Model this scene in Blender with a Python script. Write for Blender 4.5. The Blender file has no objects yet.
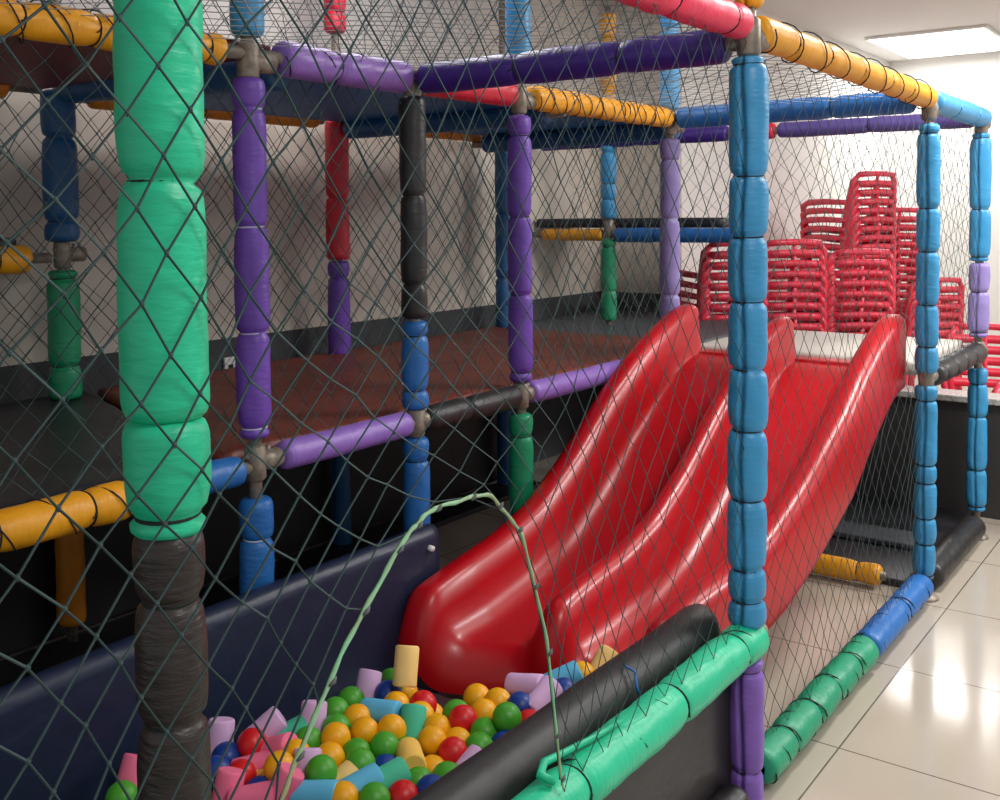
import bpy, bmesh, math, random
from mathutils import Vector, Matrix, noise
random.seed(7)
PI = math.pi
col = bpy.context.scene.collection
sc = bpy.context.scene

# ------------------------------------------------------------------ camera
cam = bpy.data.objects.new('camera', bpy.data.cameras.new('camera'))
col.objects.link(cam)
RX = Vector((0.6079088938, -0.7939543272, -0.0091270586))
UP = Vector((0.0417403718, 0.0204761831, 0.9989186490))
FW = Vector((0.7929088965, 0.6076324977, -0.0455876026))
CAM = Vector((-0.7891122126, -1.1200071536, 1.6868689692))
m = Matrix((RX, UP, -FW)).transposed().to_4x4()
m.translation = CAM
cam.matrix_world = m
cam.data.sensor_width = 36
cam.data.lens = 1041.766 / 1000 * 36
cam.data.shift_x = (500 - 457.7587) / 1000
cam.data.shift_y = (263.128 - 400) / 1000
cam.data.clip_start = 0.02
sc.camera = cam
# ------------------------------------------------------------------ world and light
w = bpy.data.worlds.new('world'); sc.world = w; w.use_nodes = True
bg = w.node_tree.nodes['Background']
bg.inputs[0].default_value = (0.93, 0.97, 1.0, 1); bg.inputs[1].default_value = 0.56
def area(name, loc, size, size_y, power, rot=(0, 0, 0), colr=(1, 1, 1)):
    l = bpy.data.lights.new(name, 'AREA'); l.shape = 'RECTANGLE'
    l.size = size; l.size_y = size_y; l.energy = power; l.color = colr
    o = bpy.data.objects.new(name, l); col.objects.link(o)
    o.location = loc; o.rotation_euler = rot
    return o
area('ceiling_or_fill_light', (4.0, -0.75, 3.30), 0.75, 0.5, 75, (0, 0, 0), (1.0, 0.98, 0.95))  # added light, out of view, strengthening the light from the right
area('ceiling_or_fill_light', (0.6, -1.8, 3.30), 1.2, 0.6, 45, (0, 0, 0), (1.0, 0.99, 0.97))  # unseen fill light added near the camera
area('ceiling_or_fill_light', (10.3, 1.35, 3.30), 1.5, 1.0, 36, (0, 0, 0), (1.0, 0.99, 0.97))
area('ceiling_or_fill_light', (2.6, 1.7, 3.30), 1.2, 0.5, 16, (0, 0, 0), (1.0, 0.98, 0.95))  # added overhead, unseen, to brighten the rear wall and top nets
area('ceiling_or_fill_light', (6.6, -3.0, 3.30), 1.6, 1.2, 200, (0, 0, 0), (1.0, 0.99, 0.97))  # added out of view to keep the white room bright
vs = sc.view_settings
vs.view_transform = 'Standard'; vs.look = 'None'; vs.gamma = 1; vs.use_curve_mapping = False
vs.exposure = 0.14

# ------------------------------------------------------------------ materials
def lin(c):
    return tuple((v / 255 / 12.92) if v / 255 <= 0.04045 else ((v / 255 + 0.055) / 1.055) ** 2.4 for v in c) + (1,)
def mat(name, rgb, rough=0.5, metal=0.0, var=0.0, vscale=6, bump=0.0, bscale=(40, 40, 40), spec=0.5, coat=0.0, detail=3, rgb2=None, bdist=0.01, trans=0.0):
    mt = bpy.data.materials.new(name); mt.use_nodes = True
    nt = mt.node_tree; b = nt.nodes['Principled BSDF']
    b.inputs['Base Color'].default_value = lin(rgb)
    b.inputs['Roughness'].default_value = rough
    b.inputs['Metallic'].default_value = metal
    b.inputs['Specular IOR Level'].default_value = spec
    b.inputs['Coat Weight'].default_value = coat
    b.inputs['Coat Roughness'].default_value = 0.08
    tc = nt.nodes.new('ShaderNodeTexCoord')
    if var or rgb2:
        n = nt.nodes.new('ShaderNodeTexNoise'); n.inputs['Scale'].default_value = vscale; n.inputs['Detail'].default_value = 4
        nt.links.new(tc.outputs['Object'], n.inputs['Vector'])
        r = nt.nodes.new('ShaderNodeValToRGB')
        a = lin(rgb)
        c2 = lin(rgb2) if rgb2 else tuple(v * (1 - var) for v in a[:3]) + (1,)
        r.color_ramp.elements[0].color = c2; r.color_ramp.elements[0].position = 0.35
        r.color_ramp.elements[1].color = a; r.color_ramp.elements[1].position = 0.62
        nt.links.new(n.outputs['Fac'], r.inputs['Fac']); nt.links.new(r.outputs['Color'], b.inputs['Base Color'])
    if bump:
        mp = nt.nodes.new('ShaderNodeMapping'); mp.inputs['Scale'].default_value = bscale
        n2 = nt.nodes.new('ShaderNodeTexNoise'); n2.inputs['Scale'].default_value = 1; n2.inputs['Detail'].default_value = detail
        bp = nt.nodes.new('ShaderNodeBump'); bp.inputs['Strength'].default_value = bump; bp.inputs['Distance'].default_value = bdist
        nt.links.new(tc.outputs['Object'], mp.inputs['Vector']); nt.links.new(mp.outputs['Vector'], n2.inputs['Vector'])
        nt.links.new(n2.outputs['Fac'], bp.inputs['Height']); nt.links.new(bp.outputs['Normal'], b.inputs['Normal'])
    return mt
def vinyl(name, rgb, rough=0.42, bump=0.42):
    return mat(name, rgb, rough, var=0.10, vscale=9, bump=bump, bscale=(22, 22, 85), bdist=0.006, detail=5)
M = {
 'teal': vinyl('teal_vinyl', (28, 190, 142)), 'blue': vinyl('blue_vinyl', (52, 142, 192)), 'deepblue': vinyl('deep_blue_vinyl', (34, 104, 176)), 'jade': vinyl('jade_vinyl', (24, 148, 108)), 'dullviolet': vinyl('dull_violet_vinyl', (92, 74, 144)), 'softpurple': vinyl('soft_purple_vinyl', (126, 88, 178)),
 'navyblue': vinyl('dark_blue_vinyl', (24, 86, 138)), 'purple': vinyl('purple_vinyl', (108, 68, 172)), 'violet': vinyl('dark_violet_vinyl', (66, 38, 132), .4),
 'lilac': vinyl('lilac_vinyl', (142, 104, 190)), 'pink': vinyl('pink_vinyl', (242, 44, 86)), 'red': vinyl('red_vinyl', (214, 34, 58)),
 'yellow': vinyl('yellow_vinyl', (236, 162, 24)), 'orange': vinyl('orange_vinyl', (214, 130, 22)), 'green': vinyl('green_vinyl', (22, 146, 100)),
 'black': vinyl('black_vinyl', (38, 36, 36)), 'brown': vinyl('brown_black_tape', (46, 38, 35), .42, .9), 'skyblue': vinyl('sky_blue_vinyl', (66, 150, 200)),
 'mauve': vinyl('mauve_vinyl', (150, 134, 196)),
 'steel': mat('worn_steel', (150, 138, 124), .5, .35, var=.4, vscale=30),
 'cord': mat('black_cord', (22, 26, 28), .8), 'paleCord': mat('pale_cord', (190, 195, 205), .7),
 'net': mat('net_twine', (46, 66, 66), .75), 'netgrey': mat('grey_net_twine', (84, 86, 86), .8), 'netlight': mat('pale_net_twine', (150, 150, 150), .8),
 'slide': mat('red_fibreglass', (190, 6, 22), .34, var=.1, vscale=3, bump=.12, bscale=(5, 5, 5), coat=.06, bdist=.02),
 'rope': mat('pale_green_rope', (128, 190, 148), .7, rgb2=(150, 150, 110), vscale=5),
 'navy': mat('navy_leatherette', (27, 37, 62), .40, bump=.35, bscale=(5, 3, 7), bdist=.03),
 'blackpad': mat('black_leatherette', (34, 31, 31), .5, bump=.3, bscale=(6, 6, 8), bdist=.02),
 'maroonmat': mat('brown_red_leatherette', (124, 52, 34), .5, rgb2=(98, 44, 32), vscale=3, bump=.35, bscale=(7, 7, 7), bdist=.02),
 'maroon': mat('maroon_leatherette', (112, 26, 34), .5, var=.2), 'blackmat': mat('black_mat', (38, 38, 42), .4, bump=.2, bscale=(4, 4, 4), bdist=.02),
 'greymat': mat('dark_grey_mat', (70, 74, 80), .5, bump=.2, bscale=(4, 4, 4), bdist=.02),
 'creammat': mat('cream_mat', (205, 198, 188), .5), 'underdeck': mat('dark_blue_boards', (22, 108, 180), .5, var=.25),
 'chair': mat('red_plastic', (220, 56, 78), .35, bump=.05, bscale=(9, 9, 9)),
 'whiteplastic': mat('white_plastic', (228, 226, 220), .4), 'dark': mat('dark_slot', (30, 30, 30), .6),
}
def ballmat(n, c, r=.42): return mat(n, c, r, spec=.45)
BM = {'red': ballmat('red_ball_plastic', (205, 20, 26)), 'green': ballmat('green_ball_plastic', (70, 158, 40)), 'yellow': ballmat('yellow_ball_plastic', (238, 168, 8)),
      'blue': ballmat('blue_ball_plastic', (18, 58, 140))}
FM = {'lilac': mat('lilac_foam', (212, 172, 214), .8), 'pink': mat('pink_foam', (238, 112, 148), .8), 'sky blue': mat('sky_blue_foam', (92, 178, 216), .8),
      'teal': mat('teal_foam', (70, 186, 150), .8), 'pale yellow': mat('pale_yellow_foam', (244, 196, 92), .8), 'cream yellow': mat('cream_foam', (250, 208, 130), .8)}

# ------------------------------------------------------------------ helpers
def tag(o, label=None, cat=None, group=None, kind=None):
    if label: o['label'] = label
    if cat: o['category'] = cat
    if group: o['group'] = group
    if kind: o['kind'] = kind
    return o
def empty(name, loc, label=None, cat=None, group=None, rz=0):
    o = bpy.data.objects.new(name, None); col.objects.link(o); o.location = loc; o.rotation_euler = (0, 0, rz)
    o.empty_display_size = .1
    return tag(o, label, cat, group)
def mesh_obj(name, verts, faces, mt, parent=None, smooth=True, mw=None):
    me = bpy.data.meshes.new(name); me.from_pydata([tuple(v) for v in verts], [], faces); me.update()
    if smooth: me.polygons.foreach_set('use_smooth', [True] * len(me.polygons))
    if mt: me.materials.append(mt)
    o = bpy.data.objects.new(name, me); col.objects.link(o)
    if mw is not None: o.matrix_world = mw
    if parent is not None:
        o.parent = parent
    return o
def bm_obj(name, bm, mt, parent=None, smooth=False, mw=None):
    bmesh.ops.recalc_face_normals(bm, faces=bm.faces)
    me = bpy.data.meshes.new(name); bm.to_mesh(me); bm.free()
    if smooth: me.polygons.foreach_set('use_smooth', [True] * len(me.polygons))
    me.materials.append(mt)
    o = bpy.data.objects.new(name, me); col.objects.link(o)
    if mw is not None: o.matrix_world = mw
    if parent is not None: o.parent = parent
    return o
def bxm(bm, a, b, bev=0, seg=2, rot=None):
    r = bmesh.ops.create_cube(bm, size=1)
    c = [(a[i] + b[i]) / 2 for i in range(3)]; s = [abs(b[i] - a[i]) for i in range(3)]
    for v in r['verts']:
        v.co = Vector((v.co.x * s[0], v.co.y * s[1], v.co.z * s[2]))
        if rot: v.co = rot @ v.co
        v.co += Vector(c)
    if bev:
        es = list({e for v in r['verts'] for e in v.link_edges})
        bmesh.ops.bevel(bm, geom=es, offset=bev, segments=seg, affect='EDGES', profile=.5)
def box(name, a, b, mt, parent=None, bev=0, seg=2):
    bm = bmesh.new(); bxm(bm, a, b, bev, seg)
    return bm_obj(name, bm, mt, parent, smooth=False)
def tube_data(pts, r, sides=8, closed=False, cap=True):
    V = []; F = []
    pts = [Vector(p) for p in pts]; n = len(pts)
    rs = r if isinstance(r, (list, tuple)) else [r] * n
    prev = None
    for i, p in enumerate(pts):
        if closed: d = pts[(i + 1) % n] - pts[i - 1]
        else: d = pts[min(i + 1, n - 1)] - pts[max(i - 1, 0)]
        d.normalize()
        if prev is None:
            x = d.orthogonal().normalized()
        else:
            x = (prev - d * prev.dot(d)).normalized()
        prev = x; y = d.cross(x)
        for k in range(sides):
            a = 2 * PI * k / sides
            V.append(p + (x * math.cos(a) + y * math.sin(a)) * rs[i])
    for i in range(n - (0 if closed else 1)):
        for k in range(sides):
            a = i * sides + k; b = i * sides + (k + 1) % sides
            c = ((i + 1) % n) * sides + (k + 1) % sides; e = ((i + 1) % n) * sides + k
            F.append((a, b, c, e))
    if cap and not closed:
        F.append(tuple(range(sides))[::-1]); F.append(tuple(range((n - 1) * sides, n * sides)))
    return V, F
def tube(name, pts, r, mt, parent=None, sides=8, closed=False):
    V, F = tube_data(pts, r, sides, closed)
    return mesh_obj(name, V, F, mt, parent)
def merge(*ds):
    V = []; F = []
    for v, f in ds:
        o = len(V); V += list(v); F += [tuple(i + o for i in q) for q in f]
    return V, F
def torus_data(R, r, z, n=20, s=6, sag=0):
    return tube_data([(R * math.cos(2 * PI * k / n), R * math.sin(2 * PI * k / n), z + sag * math.cos(2 * PI * k / n)) for k in range(n)], r, s, closed=True)

def sleeve(L, R, pinches, seam=None, seed=0, flat=0.0, ends=0.72, depth=0.2):
    """foam sleeve wrapped in vinyl along local z from 0 to L"""
    V = []; F = []; S = 48; n = max(8, int(L / .008))
    rnd = random.Random(seed)
    ph = [rnd.uniform(0, 6.28) for _ in range(8)]
    tilt = {p: rnd.uniform(-.004, .004) for p in pinches}
    for i in range(n + 1):
        z0 = L * i / n
        for k in range(S):
            a = 2 * PI * k / S
            f = 1.0
            z = z0
            for p in pinches:
                d = z0 - p - tilt[p] * math.cos(a + ph[0])
                f *= 1 - depth * math.exp(-(d / .007) ** 2) - .09 * math.exp(-(d / .03) ** 2)
            e = min(z0, L - z0)
            if e < .03: f *= ends + (1 - ends) * math.sqrt(max(0, 1 - (1 - e / .03) ** 2))
            f *= 1 + .018 * math.sin(9 * z0 + ph[1] + 2 * math.sin(a + ph[2])) + .014 * math.sin(23 * z0 + ph[3] + a) + .008 * math.sin(61 * z0 + 3 * a + ph[4])
            f *= 1 + .012 * math.sin(2 * a + ph[5] + 4 * z0)
            f += .022 * noise.noise(Vector((math.cos(a) * 1.5 + seed, math.sin(a) * 1.5, z0 * 22)))
            if seam is not None:
                da = (a - seam - .10 * math.sin(11 * z0 + ph[6]) + PI) % (2 * PI) - PI
                f -= .38 * math.exp(-(da / .11) ** 2) + .05 * math.exp(-((da + .3) / .25) ** 2)
            V.append((R * f * math.cos(a), R * f * math.sin(a), z))
    for i in range(n):
        for k in range(S):
            F.append((i * S + k, i * S + (k + 1) % S, (i + 1) * S + (k + 1) % S, (i + 1) * S + k))
    F.append(tuple(range(S))[::-1]); F.append(tuple(range(n * S, n * S + S)))
    return V, F
SEED = [0]
def pads(root, segs, R, seam=None, ties='cord', depth=.2):
    """segs: (z0, z1, material, pinches) in the root's own z"""
    for sg in segs:
        z0, z1, mt, pin = sg[:4]; RR = sg[4] if len(sg) > 4 else R
        SEED[0] += 1
        V, F = sleeve(z1 - z0, RR, [p - z0 for p in pin], seam, SEED[0], depth=depth)
        o = mesh_obj('foam_sleeve', V, F, M[mt], root); o.location = (0, 0, z0)
        for p in pin:
            V, F = torus_data(RR * (.935 - depth), .0028, p - z0, sag=.002)
            V2, F2 = tube_data([(RR * (.94 - depth), 0, p - z0), (RR * .9, .008, p - z0 - .004), (RR * .98, .012, p - z0 - .014)], .002, 5)
            V, F = merge((V, F), (V2, F2))
            mesh_obj('tie_cord', V, F, M[ties], o)
def clamp(root, z, d=(1, 0, 0), size=.09):
    """scaffold tube coupling: sleeve on the pipe, short spigot and bolts"""
    d = Vector(d).normalized()
    a = tube_data([(0, 0, z - size * .6), (0, 0, z - size * .5), (0, 0, z + size * .5), (0, 0, z + size * .6)], [.024, .032, .032, .024], 16)
    b = tube_data([(0, 0, z), tuple(d * .09 + Vector((0, 0, z)))], .030, 14)
    c = tube_data([tuple(d * .05 + Vector((0, 0, z + .02))), tuple(d * .05 + Vector((0, 0, z + .042)))], .008, 8)
    e = tube_data([(-.036, 0, z + .02), (-.02, 0, z + .02)], .008, 8)
    V, F = merge(a, b, c, e)
    return mesh_obj('pipe_clamp', V, F, M['steel'], root)
R0 = .051
def post(x, y, z1, segs, label, clamps=(), foot=False, R=R0, seam=None, z0=0.0, ties='cord', cd=(1, 0, 0)):
    root = empty('padded_post', (x, y, 0), label, 'post')
    V, F = tube_data([(0, 0, z0), (0, 0, z1)], .020, 14)
    mesh_obj('pipe', V, F, M['steel'], root)
    pads(root, segs, R, seam, ties)
    for z in clamps: clamp(root, z, cd)
    if foot:
        V, F = tube_data([(0, 0, 0), (0, 0, .006), (0, 0, .012), (0, 0, .03), (0, 0, .05)], [.062, .062, .056, .030, .026], 20)
        mesh_obj('foot_plate', V, F, M['steel'], root)
    return root
def beam(p0, p1, segs, label, R=R0, seam=None, ties='cord', pipe=True, lacing=None, depth=.10):
    """segs as fractions in metres along the beam"""
    p0 = Vector(p0); p1 = Vector(p1); d = (p1 - p0); L = d.length; d.normalize()
    up = Vector((0, 0, 1)); x = d.cross(up).normalized(); y = d.cross(x)
    mw = Matrix((x, y, d)).transposed().to_4x4(); mw.translation = p0
    root = bpy.data.objects.new('padded_beam', None); col.objects.link(root); root.empty_display_size = .1
    root.matrix_world = mw
    tag(root, label, 'beam')
    if pipe:
        V, F = tube_data([(0, 0, 0), (0, 0, L)], .020, 14); mesh_obj('pipe', V, F, M['steel'], root)
    pads(root, segs, R, seam, ties, depth)
    if lacing:
        a0, a1, pitch = lacing
        pts = []; n = int((a1 - a0) / pitch * 16)
        for i in range(n + 1):
            t = a0 + (a1 - a0) * i / n; a = 2 * PI * (t - a0) / pitch
            rr = R * 1.035 + .003 * math.sin(7 * a / 3)
            pts.append((rr * math.cos(a), rr * math.sin(a), t + .01 * math.sin(a)))
        V, F = tube_data(pts, .0022, 5); mesh_obj('lacing_cord', V, F, M['cord'], root)
    return root

# ------------------------------------------------------------------ room
ZC = 3.35
def tile_mat():
    mt = bpy.data.materials.new('glossy_beige_floor_tile'); mt.use_nodes = True; nt = mt.node_tree; b = nt.nodes['Principled BSDF']
    tc = nt.nodes.new('ShaderNodeTexCoord'); sep = nt.nodes.new('ShaderNodeSeparateXYZ'); nt.links.new(tc.outputs['Object'], sep.inputs[0])
    def line(out, off, size):
        a = nt.nodes.new('ShaderNodeMath'); a.operation = 'SUBTRACT'; a.inputs[1].default_value = off; nt.links.new(out, a.inputs[0])
        d = nt.nodes.new('ShaderNodeMath'); d.operation = 'DIVIDE'; d.inputs[1].default_value = size; nt.links.new(a.outputs[0], d.inputs[0])
        f = nt.nodes.new('ShaderNodeMath'); f.operation = 'FRACT'; nt.links.new(d.outputs[0], f.inputs[0])
        s = nt.nodes.new('ShaderNodeMath'); s.operation = 'SUBTRACT'; s.inputs[1].default_value = .5; nt.links.new(f.outputs[0], s.inputs[0])
        ab = nt.nodes.new('ShaderNodeMath'); ab.operation = 'ABSOLUTE'; nt.links.new(s.outputs[0], ab.inputs[0])
        g = nt.nodes.new('ShaderNodeMath'); g.operation = 'GREATER_THAN'; g.inputs[1].default_value = .5 - .0028 / size; nt.links.new(ab.outputs[0], g.inputs[0])
        return g.outputs[0]
    lx = line(sep.outputs[0], 2.48 , .72); ly = line(sep.outputs[1], -.11, .72)
    mx = nt.nodes.new('ShaderNodeMath'); mx.operation = 'MAXIMUM'; nt.links.new(lx, mx.inputs[0]); nt.links.new(ly, mx.inputs[1])
    n = nt.nodes.new('ShaderNodeTexNoise'); n.inputs['Scale'].default_value = 1.6; n.inputs['Detail'].default_value = 5; nt.links.new(tc.outputs['Object'], n.inputs['Vector'])
    r = nt.nodes.new('ShaderNodeValToRGB'); r.color_ramp.elements[0].color = lin((172, 160, 145)); r.color_ramp.elements[1].color = lin((188, 178, 164))
    nt.links.new(n.outputs['Fac'], r.inputs['Fac'])
    mix = nt.nodes.new('ShaderNodeMix'); mix.data_type = 'RGBA'
    nt.links.new(mx.outputs[0], mix.inputs['Factor']); nt.links.new(r.outputs['Color'], mix.inputs[6]); mix.inputs[7].default_value = lin((98, 86, 74))
    nt.links.new(mix.outputs[2], b.inputs['Base Color'])
    b.inputs['Roughness'].default_value = .13; b.inputs['Specular IOR Level'].default_value = .6
    return mt
def wall_mat(name, low, high, zsplit):
    """painted wall: lower dado colour and upper colour, by height on the wall itself"""
    mt = bpy.data.materials.new(name); mt.use_nodes = True; nt = mt.node_tree; b = nt.nodes['Principled BSDF']
    tc = nt.nodes.new('ShaderNodeTexCoord'); sep = nt.nodes.new('ShaderNodeSeparateXYZ'); nt.links.new(tc.outputs['Object'], sep.inputs[0])
    g = nt.nodes.new('ShaderNodeMath'); g.operation = 'GREATER_THAN'; g.inputs[1].default_value = zsplit; nt.links.new(sep.outputs[2], g.inputs[0])
    mix = nt.nodes.new('ShaderNodeMix'); mix.data_type = 'RGBA'
    nt.links.new(g.outputs[0], mix.inputs['Factor']); mix.inputs[6].default_value = lin(low); mix.inputs[7].default_value = lin(high)
    nt.links.new(mix.outputs[2], b.inputs['Base Color']); b.inputs['Roughness'].default_value = .75; b.inputs['Specular IOR Level'].default_value = .3
    return mt
beige = wall_mat('painted_wall_dark_dado', (72, 72, 75), (208, 198, 186), 1.115)
white = mat('white_wall_paint', (226, 224, 220), .8, spec=.2)
S = 'structure'
tag(box('floor', (-3, -4.5, -.1), (11.6, 3.0, 0), tile_mat()), kind=S)
tag(box('ceiling', (-3, -4.5, ZC), (11.6, 3.0, ZC + .1), mat('white_ceiling_paint', (226, 225, 222), .85, spec=.2)), kind=S)
tag(box('wall_back', (-3, 2.75, 0), (6.0, 2.9, ZC), beige), kind=S)
tag(box('wall_back_end', (6.0, 2.16, 0), (6.12, 2.9, ZC), beige), kind=S)
tag(box('wall_left', (6.12, 2.15, 0), (11.6, 2.3, ZC), white), kind=S)
tag(box('wall_far', (11.4, -4.5, 0), (11.6, 2.15, ZC), white), kind=S)
lw = box('wall_low', (5.46, -3.2, 0), (5.62, 1.2, .63), mat('charcoal_wall_paint', (52, 50, 50), .5)); tag(lw, kind=S)
tag(box('trim_1', (5.43, -3.22, .63), (5.65, 1.22, .665), mat('pale_granite', (190, 188, 184), .25, rgb2=(150, 146, 142), vscale=60), bev=.006), kind=S)

# ------------------------------------------------------------------ play frame: posts
XF, X1, X2, X3, X4, X5 = .04, 1.26, 2.0, 2.66, 4.0, 5.06
XA, XB = 3.0, 4.45
W = 1.21; Y3 = 2.54; ZT = 2.16; ZP = .965
post(XF + .006, 0, 2.9, [(1.425, 2.6, 'teal', [1.735, 2.2], .0555), (1.275, 1.43, 'teal', [1.302], .0555), (.0, 1.285, 'brown', [.35, .68, 1.03, 1.19], .047)],
     'thick post nearest the camera, bright green padding above and brown-black tape below', R=.0555, cd=(0, 1, 0))
zA = lambda y: 2.16 - (y - 41) / 356.
post(X2, 0, 2.62, [(.525, 2.115, 'blue', [zA(y) for y in (64, 173, 233, 297, 364, 425, 495, 565, 597)], .054), (.0, .43, 'softpurple', [.11, .40], .050), (2.25, 2.6, 'yellow', [2.4], .04)],
     'blue padded corner post in front of the red slide, purple sleeve at its foot', clamps=(.48, 2.17), seam=3.14)
zB = lambda y: 2.16 - (y - 101) / 231.
post(X4, 0, 2.2, [(.99, 2.06, 'blue', [zB(y) for y in (133, 207, 250, 303, 345)], .047), (.09, .935, 'blue', [zB(y) for y in (399, 464, 482, 518, 544, 576)], .047)],
     'blue padded post right of the slide where the black rail begins', clamps=(ZP, 2.13), foot=True, seam=3.17, R=.048)
zC = lambda y: 2.16 - (y - 118) / 194.
post(X5, 0, 2.2, [(1.43, 2.08, 'blue', [zC(y) for y in (138, 208, 255)], .05), (1.04, 1.42, 'mauve', [zC(y) for y in (290, 330)], .05), (.14, .88, 'blue', [zC(y) for y in (382, 415, 468, 505)], .048)],
     'rightmost padded post, blue with a faded purple middle sleeve', clamps=(ZP, 2.13), foot=True, seam=3.1, R=.05)
post(X1, W, 3.0, [(1.04, 2.09, 'purple', [1.07, 1.35, 1.66, 2.0], .05), (.32, .86, 'deepblue', [.40, .74], .05), (2.21, 2.95, 'blue', [2.6], .05)],
     'purple padded post right of the thick green post, blue below the platform', clamps=(.965, 2.14), ties='paleCord')
post(X2, W, 2.2, [(1.33, 2.10, 'black', [1.45, 1.76], .047), (1.01, 1.32, 'deepblue', [1.08, 1.27], .048), (.20, .91, 'deepblue', [.44, .83], .048)],
     'post with black padding above and blue padding below, left end of dark violet beam', clamps=(ZP, 2.14))
post(X3, W, 3.0, [(1.02, 2.08, 'purple', [1.06, 1.37, 1.68, 2.0], .049), (.2, .89, 'green', [.48, .80], .049), (2.24, 2.95, 'blue', [2.6], .049)],
     'purple padded post left of the slide with a green sleeve below the platform', clamps=(ZP, 2.14))
post(X4, W, 3.0, [(1.02, 2.06, 'mauve', [1.28, 1.66, 1.95], .05), (2.2, 2.95, 'skyblue', [2.6], .05), (.1, .92, 'purple', [.5], .05)],
     'pale purple padded post rising behind the left top corner of the slide', clamps=(2.13,), ties='paleCord')
post(1.475, Y3, 3.0, [(1.60, 2.18, 'navyblue', [1.68, 2.0], .066), (.99, 1.49, 'green', [1.12, 1.46], .062), (.1, .93, 'orange', [.5], .055)],
     'far left rear post, dark blue above a yellow-ended rail and green below', clamps=(1.55,), R=.06)
post(XA, Y3, 3.0, [(1.47, 2.17, 'red', [1.78], .06), (.98, 1.465, 'purple', [1.38], .056), (.0, .9, 'navyblue', [.5], .045), (2.6, 2.95, 'red', [2.7], .055)],
     'rear post with red padding above purple padding at the back of the brown platform', clamps=(2.3,), R=.058)
post(XB, Y3, 3.0, [(.98, 2.12, 'navyblue', [1.3, 1.7], .05), (0, .9, 'navyblue', [.5], .05)],
     'thin dark blue rear post mostly hidden behind the purple post left of slide')
post(X5, 2.15, 3.0, [(1.66, 2.12, 'blue', [1.78, 1.88, 2.08], .052), (1.01, 1.53, 'green', [1.2, 1.48], .05), (2.30, 2.95, 'yellow', [2.45, 2.62, 2.8], .05)],
     'distant rear post, blue over green, with the black upper mat at its middle', clamps=(1.6, 2.2))

# ------------------------------------------------------------------ beams
beam((-1.4, 0, ZT + .05), (X2, 0, ZT + .04), [(.1, 3.34, 'pink', [.7, 1.4, 2.1, 2.9, 3.24], .047)], 'pink padded top beam running to the corner above the slide', seam=None)
beam((X2, 0, ZT + .035), (X4, 0, ZT + .01), [(.05, 1.98, 'yellow', [.3, .6, .95, 1.3, 1.6], .046)], 'yellow padded top beam at upper right between two blue posts', lacing=(.06, 1.97, .22))
beam((X4, 0, ZT), (X5 + .05, 0, ZT), [(.03, 1.09, 'skyblue', [.4, .8], .05)], 'light blue padded top beam ending at the far right corner')
beam((X2, W, ZT - .005), (X2, 0.02, ZT - .005), [(.05, 1.15, 'violet', [.45, .82], .052)], 'dark violet padded beam crossing from the black post to the blue corner post')
beam((X4, W, ZT), (X4, 0, ZT), [(.05, 1.15, 'deepblue', [.4, .8], .052)], 'blue padded cross beam behind the yellow top beam')
beam((X5, 2.75, ZT - .005), (X5, 0, ZT - .005), [(.1, 1.40, 'violet', [.8], .046), (1.42, 1.68, 'red', [], .045), (1.70, 2.72, 'dullviolet', [2.2, 2.5], .044)], 'rearmost cross beam with purple and red sleeves')
beam((-1.4, W, ZT), (X1, W, ZT), [(.1, 2.56, 'yellow', [.5, .9, 1.3, 1.55, 1.75, 1.95, 2.15, 2.5], .046)], 'yellow padded top beam at upper left behind the green post', lacing=(.1, 2.5, .13))
beam((X1, W, ZT), (X2, W, ZT), [(.12, .70, 'lilac', [.35], .055)], 'lilac padded top beam left of the black post', lacing=(.1, .7, .2))
beam((X2, W, ZT), (X3, W, ZT), [(.05, .60, 'red', [], .05)], 'short bright red top beam under the violet cross beam')
beam((X3, W, ZT), (X4, W, ZT), [(.08, 1.30, 'yellow', [.35, .6, .85, 1.1], .05)], 'yellow tied top beam between purple and pale purple posts', lacing=(.08, 1.3, .1))
beam((-1.4, W, ZP - .01), (X1, W, ZP - .01), [(.1, 2.22, 'yellow', [.5, 1.0, 1.3, 1.6, 1.85, 2.1], .052), (2.26, 2.60, 'deepblue', [2.42], .045)], 'platform rail at left, yellow with a short blue end', lacing=(.1, 2.2, .16))
beam((X1, W, ZP), (X2, W, ZP), [(.10, .69, 'lilac', [], .045)], 'lilac platform rail below the brown mat, left of the black-blue post')
beam((X2, W, ZP), (X3, W, ZP), [(.05, .62, 'black', [.3], .046)], 'black platform rail between two posts')
beam((X3, W, ZP), (X4, W, ZP), [(.06, 1.30, 'lilac', [], .046)], 'lilac platform rail running to the slide')
beam((X4, 0, ZP), (X5, 0, ZP), [(.10, 1.04, 'black', [.2, .4, .6, .8], .052)], 'black taped rail at right between the two blue posts')
beam((X4, .16, .06), (X4, W, .06), [(.02, .95, 'yellow', [.12, .5], .048)], 'yellow padded rail on the floor beneath the slide')
beam((-1.4, 0, .48), (X2 + .04, 0, .48), [(.1, 1.5, 'teal', [.7], .055), (1.52, 3.44, 'teal', [2.0, 2.45, 2.92, 3.3], .057)], 'bright green padded rail along the front of the ball pit', lacing=(1.5, 3.4, .17))
beam((X2 + .08, -.005, .075), (X4 - .03, -.005, .075), [(.0, 1.04, 'jade', [.2, .42, .62, .85], .055), (1.05, 1.86, 'deepblue', [1.5], .055)], 'green and blue padded beam along the floor at right', lacing=(0, 1.86, .11))
beam((X4 + .06, .0, .07), (X5 - .03, .0, .07), [(.03, .95, 'black', [], .06)], 'black padded roll on the floor between the two right posts')
beam((-1.4, Y3, ZT + .02), (1.40, Y3, ZT + .02), [(.1, 2.66, 'orange', [1.9, 2.2, 2.56], .052)], 'orange rear top beam at far left')
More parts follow.
